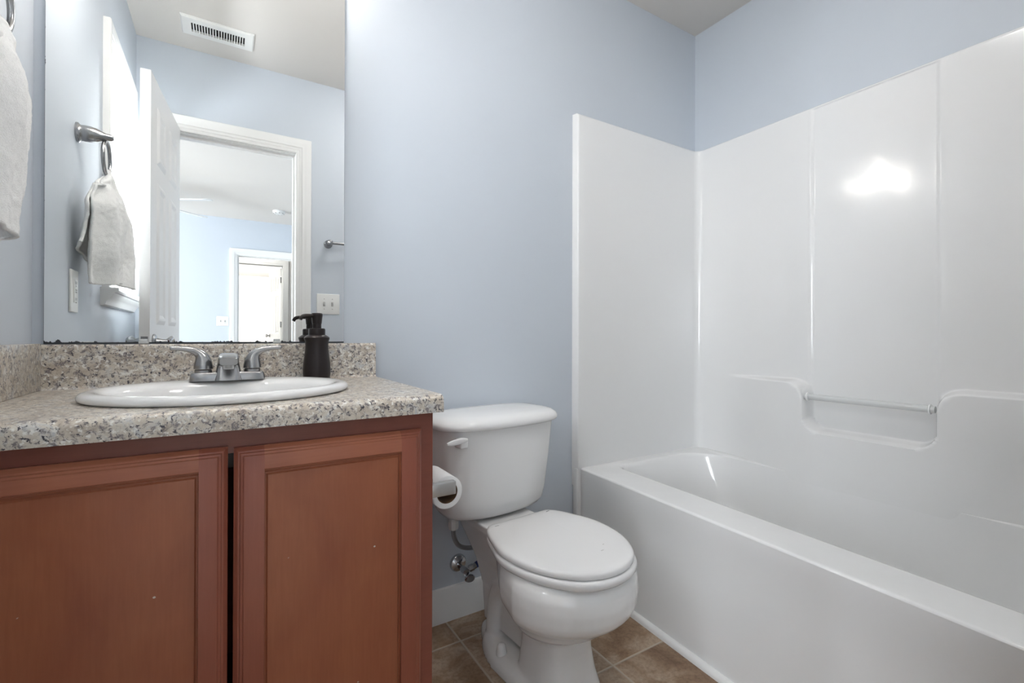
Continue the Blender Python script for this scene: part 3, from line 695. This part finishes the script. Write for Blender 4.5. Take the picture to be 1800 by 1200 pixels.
# ------------------------------------------------------------------ toilet (local frame: -y points away from the wall)
TO = (.765, 1.500, 0)
to = thing('toilet', 'white two-piece toilet with its lid closed, between the vanity and the bathtub', 'toilet', TO, rotz=math.radians(5))
def tsec(z, hw, y0, y1, e=4., bow=.02, n=64):
    """tank section: back y0, front y1 (negative), front bowed"""
    out = []; cy = (y0+y1)/2; hd = (y0-y1)/2
    for i in range(n):
        t = 2*pi*i/n; c_, s_ = cos(t), sin(t)
        x = hw*abs(c_)**(2/e)*(1 if c_ >= 0 else -1); y = hd*abs(s_)**(2/e)*(1 if s_ >= 0 else -1)
        if y < 0: y -= bow*(1-(x/hw)**2)*(-y/hd)
        out.append(Vector((x, cy+y, z)))
    return out
bm = B()
loft(bm, [tsec(.407, .150, -.045, -.160, 3), tsec(.410, .168, -.036, -.175, 3.2), tsec(.418, .181, -.028, -.187, 3.5), tsec(.432, .190, -.022, -.194, 3.8), tsec(.47, .198, -.016, -.198), tsec(.58, .210, -.010, -.208), tsec(.699, .222, -.008, -.214)])
obj('tank', bm, M['ceramic'], to, local=True, angle=50)
bm = B()
loft(bm, [tsec(.698, .222, -.006, -.217), tsec(.7, .228, -.004, -.225), tsec(.704, .2330, -.003, -.2305), tsec(.710, .2355, -.003, -.2330), tsec(.718, .2345, -.003, -.2315), tsec(.727, .229, -.005, -.226), tsec(.735, .218, -.009, -.212), tsec(.740, .199, -.016, -.190, 3.6), tsec(.743, .165, -.03, -.155, 3.2, .01), tsec(.744, .10, -.06, -.13, 3, .0)])
obj('tank_lid', bm, M['ceramic'], to, local=True, angle=50)
bm = B()   # flush lever, on the left of the tank front
rbox(bm, -.196, -.168, -.238, -.200, .655, .684, .005, 3)
P = bez([(-.172, -.236, .680), (-.190, -.240, .681), (-.213, -.243, .680), (-.234, -.243, .678), (-.243, -.242, .677)], 5)
fr = [.003+.006*sin(pi*min(1, .12+i/(len(P)-1)*.86)) for i in range(len(P))]
loops = [[p+Vector((0, -1, 0))*.0035*cos(2*pi*j/12)*1.2+Vector((0, 0, 1))*r*sin(2*pi*j/12) for j in range(12)] for p, r in zip(P, fr)]
loft(bm, loops); obj('flush_lever', bm, M['seat'], to, local=True, angle=50)
# bowl: union of lofts, remeshed into one smooth ceramic body
def egg(z, yf, yb, hw, e=2.0, wb=.55, n=48):
    """egg outline: front tip yf (negative), back yb, max half width hw, back half width hw*wb"""
    ym = lerp(yf, yb, .42); out = []
    for i in range(n):
        t = 2*pi*i/n; c_, s_ = cos(t), sin(t)
        if s_ <= 0: x = hw*abs(c_)**(2/e)*(1 if c_ >= 0 else -1); y = ym+(ym-yf)*(-abs(s_)**(2/e))
        else:
            y = ym+(yb-ym)*abs(s_)**(2/4.); k = (y-ym)/(yb-ym); x = lerp(hw, hw*wb, ss(k)**1.0)*abs(c_)**(2/4.)*(1 if c_ >= 0 else -1) if abs(c_) > 1e-6 else 0
        out.append(Vector((x, y, z)))
    return out
bm = B()
# bowl shell
loft(bm, [egg(.170, -.525, -.28, .094), egg(.190, -.560, -.27, .117), egg(.215, -.596, -.26, .140), egg(.240, -.626, -.25, .160), egg(.262, -.652, -.245, .179), egg(.275, -.663, -.24, .187), egg(.290, -.669, -.238, .191), egg(.320, -.672, -.235, .193), egg(.350, -.669, -.235, .191), egg(.368, -.660, -.235, .185), egg(.379, -.650, -.24, .174)])
# rear deck under the tank, sloping down and in
loft(bm, [[Vector(p) for p in q] for q in (
    [(-.040, -.47, .06), (.040, -.47, .06), (.040, -.13, .06), (-.040, -.13, .06)],
    [(-.045, -.46, .18), (.045, -.46, .18), (.045, -.12, .18), (-.045, -.12, .18)],
    [(-.062, -.42, .26), (.062, -.42, .26), (.060, -.10, .26), (-.060, -.10, .26)],
    [(-.085, -.40, .33), (.085, -.40, .33), (.082, -.07, .33), (-.082, -.07, .33)],
    [(-.102, -.38, .380), (.102, -.38, .380), (.098, -.05, .380), (-.098, -.05, .380)],
    [(-.104, -.37, .400), (.104, -.37, .400), (.100, -.048, .404), (-.100, -.048, .404)])])
# front pedestal column, flaring to the floor
def ped(z, yf, yb, hw, e=3.2, n=40):
    out = []; cy = (yf+yb)/2; hd = (yb-yf)/2
    for i in range(n):
        t = 2*pi*i/n; c_, s_ = cos(t), sin(t); out.append(Vector((.008+hw*abs(c_)**(2/e)*(1 if c_ >= 0 else -1), cy+hd*abs(s_)**(2/e)*(1 if s_ >= 0 else -1), z)))
    return out
loft(bm, [ped(0, -.545, -.33, .104), ped(.01, -.545, -.33, .104), ped(.06, -.530, -.335, .092), ped(.12, -.520, -.34, .084), ped(.18, -.520, -.34, .086), ped(.23, -.53, -.34, .095)])
# foot with bolt flanges
def foot(z, g_, n=10):
    return [p+Vector((0, 0, z)) for p in bez_closed([(.098-g_, -.50, 0), (.113-g_, -.36, 0), (.109-g_, -.26, 0), (.088-g_, -.192, 0), (.064-g_, -.152, 0), (.050-g_, -.125, 0), (.03, -.105-g_*.5, 0), (-.03, -.105-g_*.5, 0), (-.050+g_, -.125, 0), (-.064+g_, -.152, 0), (-.088+g_, -.192, 0), (-.109+g_, -.26, 0), (-.113+g_, -.36, 0), (-.098+g_, -.50, 0), (-.03, -.525+g_, 0), (.03, -.525+g_, 0)], n)]
loft(bm, [foot(0, 0), foot(.018, .003), foot(.029, .008), foot(.035, .016), foot(.041, .028)])
# trapway bulge down both sides
for s in (-1, 1):
    P = bez([(s*.030, -.40, .15), (s*.034, -.33, .20), (s*.034, -.26, .215), (s*.032, -.21, .17), (s*.030, -.19, .10), (s*.030, -.185, .02)], 6)
    tube(bm, P, [.034]*len(P), 16)
bw = obj('bowl', bm, M['ceramic'], to, local=True, angle=180)
r_ = bw.modifiers.new('fuse', 'REMESH'); r_.mode = 'VOXEL'; r_.voxel_size = .005; r_.use_smooth_shade = True
s_ = bw.modifiers.new('soften', 'SMOOTH'); s_.factor = .5; s_.iterations = 4
for s in (-1, 1):
    bm = B(); lathe(bm, [(.0165, .034), (.0165, .042), (.0145, .052), (.0125, .062), (.008, .067), (.0, .068)], (s*.080, -.285, 0), 24); obj('bolt_cap', bm, M['seat'], to, local=True, angle=50)
def lidloop(z, g_, wid=.180, yf=-.668, yb=-.262, bwid=.116):
    pts = [(bwid-g_, yb-g_), (.138-g_, yb-.030), (.160-g_, yb-.085), (wid-g_, yb-.17), (wid-.016-g_, yb-.275), (wid*.62-g_*.8, yf+.045+g_*.3), (wid*.22, yf+.004+g_), (-wid*.22, yf+.004+g_), (-wid*.62+g_*.8, yf+.045+g_*.3), (-wid+.016+g_, yb-.275), (-wid+g_, yb-.17), (-.160+g_, yb-.085), (-.138+g_, yb-.030), (-bwid+g_, yb-g_)]
    L_ = bez([Vector((x, y, z)) for x, y in pts], 8)
    back = [Vector((lerp(-bwid+g_, bwid-g_, i/8), yb-g_, z)) for i in range(1, 8)]
    return L_+back
bm = B(); loft(bm, [lidloop(.4055, .004), lidloop(.407, .001), lidloop(.412, 0), lidloop(.418, .001), lidloop(.4215, .0045), lidloop(.4235, .011), lidloop(.4248, .025), lidloop(.4255, .06)]); ld = obj('lid', bm, M['seat'], to, local=True, angle=50)
for sx, sy, sl, sa in ((.033, -.583, .0045, .5), (.062, -.560, .0025, .3)):
    bm = B(); box(bm, sx-sl, sx+sl, sy-.0012, sy+.0012, .4252, .4258); obj('scuff_mark', bm, M['holder'], ld, local=True)
bm = B(); w1 = .185; y1 = -.675
loft(bm, [lidloop(.379, .012, w1, y1), lidloop(.381, .006, w1, y1), lidloop(.387, .001, w1, y1), lidloop(.395, .0, w1, y1), lidloop(.401, .002, w1, y1), lidloop(.4038, .008, w1, y1), lidloop(.4042, .07, w1, y1), lidloop(.390, .085, w1, y1), lidloop(.379, .08, w1, y1)], close=True); obj('seat', bm, M['seat'], to, local=True, angle=50)
for s in (-1, 1):
    bm = B(); rbox(bm, s*.072-.02, s*.072+.02, -.268, -.240, .392, .412, .006, 3); obj('hinge', bm, M['seat'], to, local=True)

# ------------------------------------------------------------------ water supply valve and hose
sv_ = thing('supply_valve', 'chrome shut-off valve on the wall behind the toilet', 'valve', (.705, YB, .188))
bm = B(); lathe(bm, [(.031, 0), (.031, -.002), (.027, -.009), (.016, -.014), (.009, -.016)], (.705, YB, .188), 32, 'y'); obj('escutcheon', bm, M['chrome'], sv_)
bm = B(); lathe(bm, [(.008, -.012), (.008, -.040), (.011, -.041), (.012, -.068), (.010, -.072)], (.705, YB, .183), 20, 'y')
tube(bm, [(.700, YB-.058, .181), (.722, YB-.060, .188)], .0085, 14); tube(bm, [(.720, YB-.060, .187), (.736, YB-.062, .192)], .0115, 6); obj('valve_body', bm, M['chrome'], sv_)
bm = B()
loft(bm, [[Vector((.713+.019*k*cos(2*pi*i/32), YB-yy, .165+.0125*k*sin(2*pi*i/32))) for i in range(32)] for k, yy in ((.3, .070), (.9, .074), (1, .078), (1, .082), (.85, .086), (.3, .087))]); obj('handle', bm, M['chrome'], sv_)
hs = thing('supply_hose', 'braided steel water hose looping from the tank bottom to the wall valve', 'hose', (.70, 1.42, .33))
P = bez([(.632, 1.385, .370), (.636, 1.390, .340), (.655, 1.40, .304), (.688, 1.415, .280), (.730, 1.43, .266), (.772, 1.44, .258), (.808, 1.445, .243), (.806, 1.446, .222), (.780, 1.446, .207), (.752, 1.446, .197)], 8)
bm = B(); tube(bm, P, .0074, 14); obj('braided_hose', bm, M['hose'], hs)
bm = B(); tube(bm, [(.760, 1.446, .200), (.745, 1.446, .195)], .0105, 14); obj('blue_collar', bm, M['blue'], hs, label='blue plastic collar')
bm = B(); tube(bm, [(.747, 1.446, .1955), (.734, 1.446, .191)], .0098, 6); obj('nut', bm, M['chrome'], hs)
bm = B(); lathe(bm, [(.009, .362), (.015, .366), (.0175, .374), (.0175, .393), (.014, .397), (.012, .410)], (.632, 1.385, 0), 8); obj('tank_nut', bm, M['plumbwhite'], hs, label='white plastic nut under the tank')

# ------------------------------------------------------------------ toilet paper and its holder
HZ, HY, HX = .638, .998, .441
ph = thing('paper_holder', 'satin grey metal paper holder arm fixed to the vanity side', 'toilet paper holder', (CX1, 1.05, HZ))
bm = B(); rbox(bm, CX1, CX1+.010, 1.005, 1.055, HZ-.024, HZ+.024, .003, 3); rbox(bm, CX1, HX+.016, HY-.012, HY+.006, HZ-.015, HZ+.015, .0025, 2); obj('arm', bm, M['holder'], ph)
bm = B(); rbox(bm, HX+.002, HX+.014, HY, 1.118, HZ-.006, HZ+.006, .002, 2); obj('rod', bm, M['holder'], ph)
rl = thing('toilet_paper_roll', 'part-used white toilet paper roll on the grey holder beside the vanity', 'toilet paper', (HX+.004, 1.06, HZ-.014))
RZc = HZ-.016; Rx = HX+.004
def annulus(bm, ro, ri, ya, yb_, n=56):
    ring = lambda r, y: [Vector((Rx+r*cos(2*pi*i/n), y, RZc+r*sin(2*pi*i/n))) for i in range(n)]
    loft(bm, [ring(ri, ya), ring(ro-.001, ya), ring(ro, ya+.001), ring(ro, yb_-.001), ring(ro-.001, yb_), ring(ri, yb_)], close=True)
bm = B(); annulus(bm, .0385, .0262, 1.010, 1.112); obj('paper', bm, M['paper'], rl, angle=50)
bm = B(); annulus(bm, .0260, .0246, 1.009, 1.113); obj('core', bm, M['cardboard'], rl, angle=50)

# ------------------------------------------------------------------ one-piece bathtub and surround
tb_ = thing('bathtub_surround', 'glossy white one-piece bathtub with moulded shower walls along the right side', 'bathtub', (1.6, .77, 0))
PX, PYB, PYF, RZ0, ST = 1.985, 1.478, .063, .45, 1.903
# plan path (point, outward-to-wall normal)
def plan():
    out = []
    def arc(cx, cy, r, a0, a1, n):
        for i in range(n+1): a = lerp(a0, a1, i/n); out.append((cx+r*cos(a), cy+r*sin(a), cos(a), sin(a)))
    out.append((1.219, YB-.0005, -1, 0)); out.append((1.222, YB-.012, -1, 0))
    for i in range(5):   # small outer corner
        a = lerp(pi, pi*1.5, i/4); out.append((1.2325+.0075*cos(a), PYB+.0075+.0075*sin(a), cos(a), -sin(a)))
    n = 40
    for i in range(1, n): out.append((lerp(1.245, PX-.032, i/n), PYB, 0, 1))
    arc(PX-.032, PYB-.032, .032, pi/2, 0, 8)
    y = PYB-.032
    ny = 236
    for i in range(1, ny): out.append((PX, lerp(y, PYF+.032, i/ny), 1, 0))
    arc(PX-.032, PYF+.032, .032, 0, -pi/2, 8)
    for i in range(1, n): out.append((lerp(PX-.032, 1.18, i/n), PYF, 0, -1))
    out.append((1.17, PYF, 0, -1)); out.append((1.165, PYF-.006, -1, 0)); out.append((1.165, YF+.0005, -1, 0))
    return out
def sdR(y, z):   # recess, rounded lower corners (negative inside)
    cy, hy, cz, hz, r = .7575, .188, 1.65, 1.012, .045
    qx, qz = abs(y-cy)-hy+r, abs(z-cz)-hz+r
    return math.hypot(max(qx, 0), max(qz, 0))+min(max(qx, qz), 0)-r
def smax(a, b, k): h = max(k-abs(a-b), 0)/k; return max(a, b)+h*h*k*.25
def prot(y, z):
    Pm = .062*ss((1.335-y)/.34)*(lerp(ss((y-.17)/.36), 1, ss((z-.55)/.22)) if y < .55 else 1)
    sd_ = smax(z-(.822+.004*(y < .6)), -sdR(y, z), .075)
    body = ss((-sd_)/.016)
    p = Pm*body
    # centre panel slightly recessed above the ledge
    e = min(y-.566, .953-y); p -= .0045*ss((e+.004)/.009)*(1-body)
    # ridges along the panel joints
    for yy in (.566-.004, .953+.004): p += .0020*math.exp(-((y-yy)/.005)**2)*(1-body)
    if z < RZ0: p -= (RZ0-z)*.05
    return p
rows = []
z = RZ0-.07
while z < ST-.012:
    rows.append(z); z += .0022 if (.795 < z < .845 or .625 < z < .68) else .0075
rows += [ST-.012]
bm = B(); G = []
PL = plan()
for (x, y, nx, ny_) in PL:
    col = []
    onlong = (nx > .99)
    for z in rows:
        p = prot(y, z) if (x > PX-.0301 and nx > .5) else 0
        col.append(bm.verts.new((x-nx*p, y-ny_*p, z)))
    for i in range(1, 6):   # rounded top lip turning back to the wall
        a = pi/2*i/5; o_ = .010*(1-cos(a)); hz_ = ST-.012+.012*sin(a)
        col.append(bm.verts.new((x+max(nx, 0)*o_, max(min(y+ny_*o_, YB-.0005), YF+.0005), hz_)))
    if True: col.append(bm.verts.new((min(x+max(nx, 0)*.017, XR-.0005), max(min(y+ny_*.0295, YB-.0005), YF+.0005), ST)))
    G.append(col)
for a, b in zip(G, G[1:]):
    for j in range(len(a)-1): bm.faces.new((a[j], b[j], b[j+1], a[j+1]))
obj('surround_walls', bm, M['acrylic'], tb_, angle=60)
# basin, rim
def tubloop(z, inset, yin=0, n=10, rr=None, bx=0):
    x1 = 1.9245-max(0, inset-.022)*.8; y1 = 1.428-inset-yin; y0 = .125-inset*-1
    r4 = rr or (.16, .055, .08, .12)
    L_ = rrect(0, 1, 0, 1, 0, z, n)   # placeholder
    out = []
    x0f = lambda y: apx(y)+.152+inset
    rs = r4; xl = x0f((y0+y1)/2)
    base = rrect(xl, x1, y0, y1, [max(.01, q-inset*.2) for q in rs], z, n)
    for p in base:
        t = (x1-p.x)/(x1-xl); out.append(Vector((p.x+(x0f(p.y)-xl)*t, p.y, z)))
    return out
def outloop(z, inset=0, n=10):
    out = []
    x1 = PX+.001; y1 = PYB+.001; y0 = PYF-.001
    base = rrect(1.2+inset, x1, y0, y1, [.0005]*4, z, n)
    for p in base:
        t = (x1-p.x)/(x1-1.2-inset)
        out.append(Vector((p.x+(apx(p.y)+inset-1.2-inset)*t, p.y, z)))
    return out
bm = B()
A = lambda z, i: outloop(z, i)
loft(bm, [A(.445, .0), A(.4478, .0012), A(.4497, .004), A(.4505, .008), A(.4505, .013), tubloop(.4500, -.012), tubloop(.4490, -.004), tubloop(.445, .003), tubloop(.435, .008), tubloop(.38, .016, .01), tubloop(.30, .026, .035), tubloop(.22, .038, .065), tubloop(.16, .055, .095), tubloop(.135, .075, .115), tubloop(.125, .105, .14), tubloop(.121, .15, .18)], False, True)
obj('basin', bm, M['acrylic'], tb_, angle=70)
bm = B()
ap = [(0, .4452), (0, .43), (.0015, .40), (.006, .36), (.008, .30), (.009, .05), (.010, .0005), (.05, .0005), (.05, .44)]
ys = [YB-.0005, PYB+.004, PYB-.01, 1.46, 1.42]+[lerp(1.38, .10, i/16) for i in range(17)]+[PYF, YF+.0005]
def apin(y):   # the flange corner stays forward of the apron face
    return 1-ss((y-1.40)/.075)
loft(bm, [[Vector((apx(y)+a*(apin(y) if i < 7 else 1)-(.012*(1-apin(y))*(1 if i < 7 else 0))*0, y, z)) for i, (a, z) in enumerate(ap)] for y in ys])
obj('apron', bm, M['acrylic'], tb_, angle=50)
bm = B(); rbox(bm, 1.2215, 1.262, PYB+.0006, YB-.0005, .001, .4515, .006, 3); obj('flange', bm, M['acrylic'], tb_)
bm = B(); lathe(bm, [(.0115, .563), (.0115, .952)], (1.934, 0, .757), 24, 'x') if False else lathe(bm, [(.0112, .560), (.0112, .955)], (1.934, 0, .757), 24, 'y'); obj('grab_bar', bm, M['clear'], tb_, label='clear acrylic towel bar across the soap recess')
for y, s in ((.5705, -1), (.9445, 1)):
    bm = B(); lathe(bm, [(.0165, 0), (.0165, -s*.004), (.0125, -s*.006)], (1.934, y, .757), 24, 'y'); obj('bar_socket', bm, M['acrylic'], tb_)
bm = B(); lathe(bm, [(.0, .1225), (.03, .1225), (.034, .124), (.03, .125), (.0, .124)], (1.62, .42, 0), 28, cap=False); obj('drain', bm, M['chrome'], tb_)
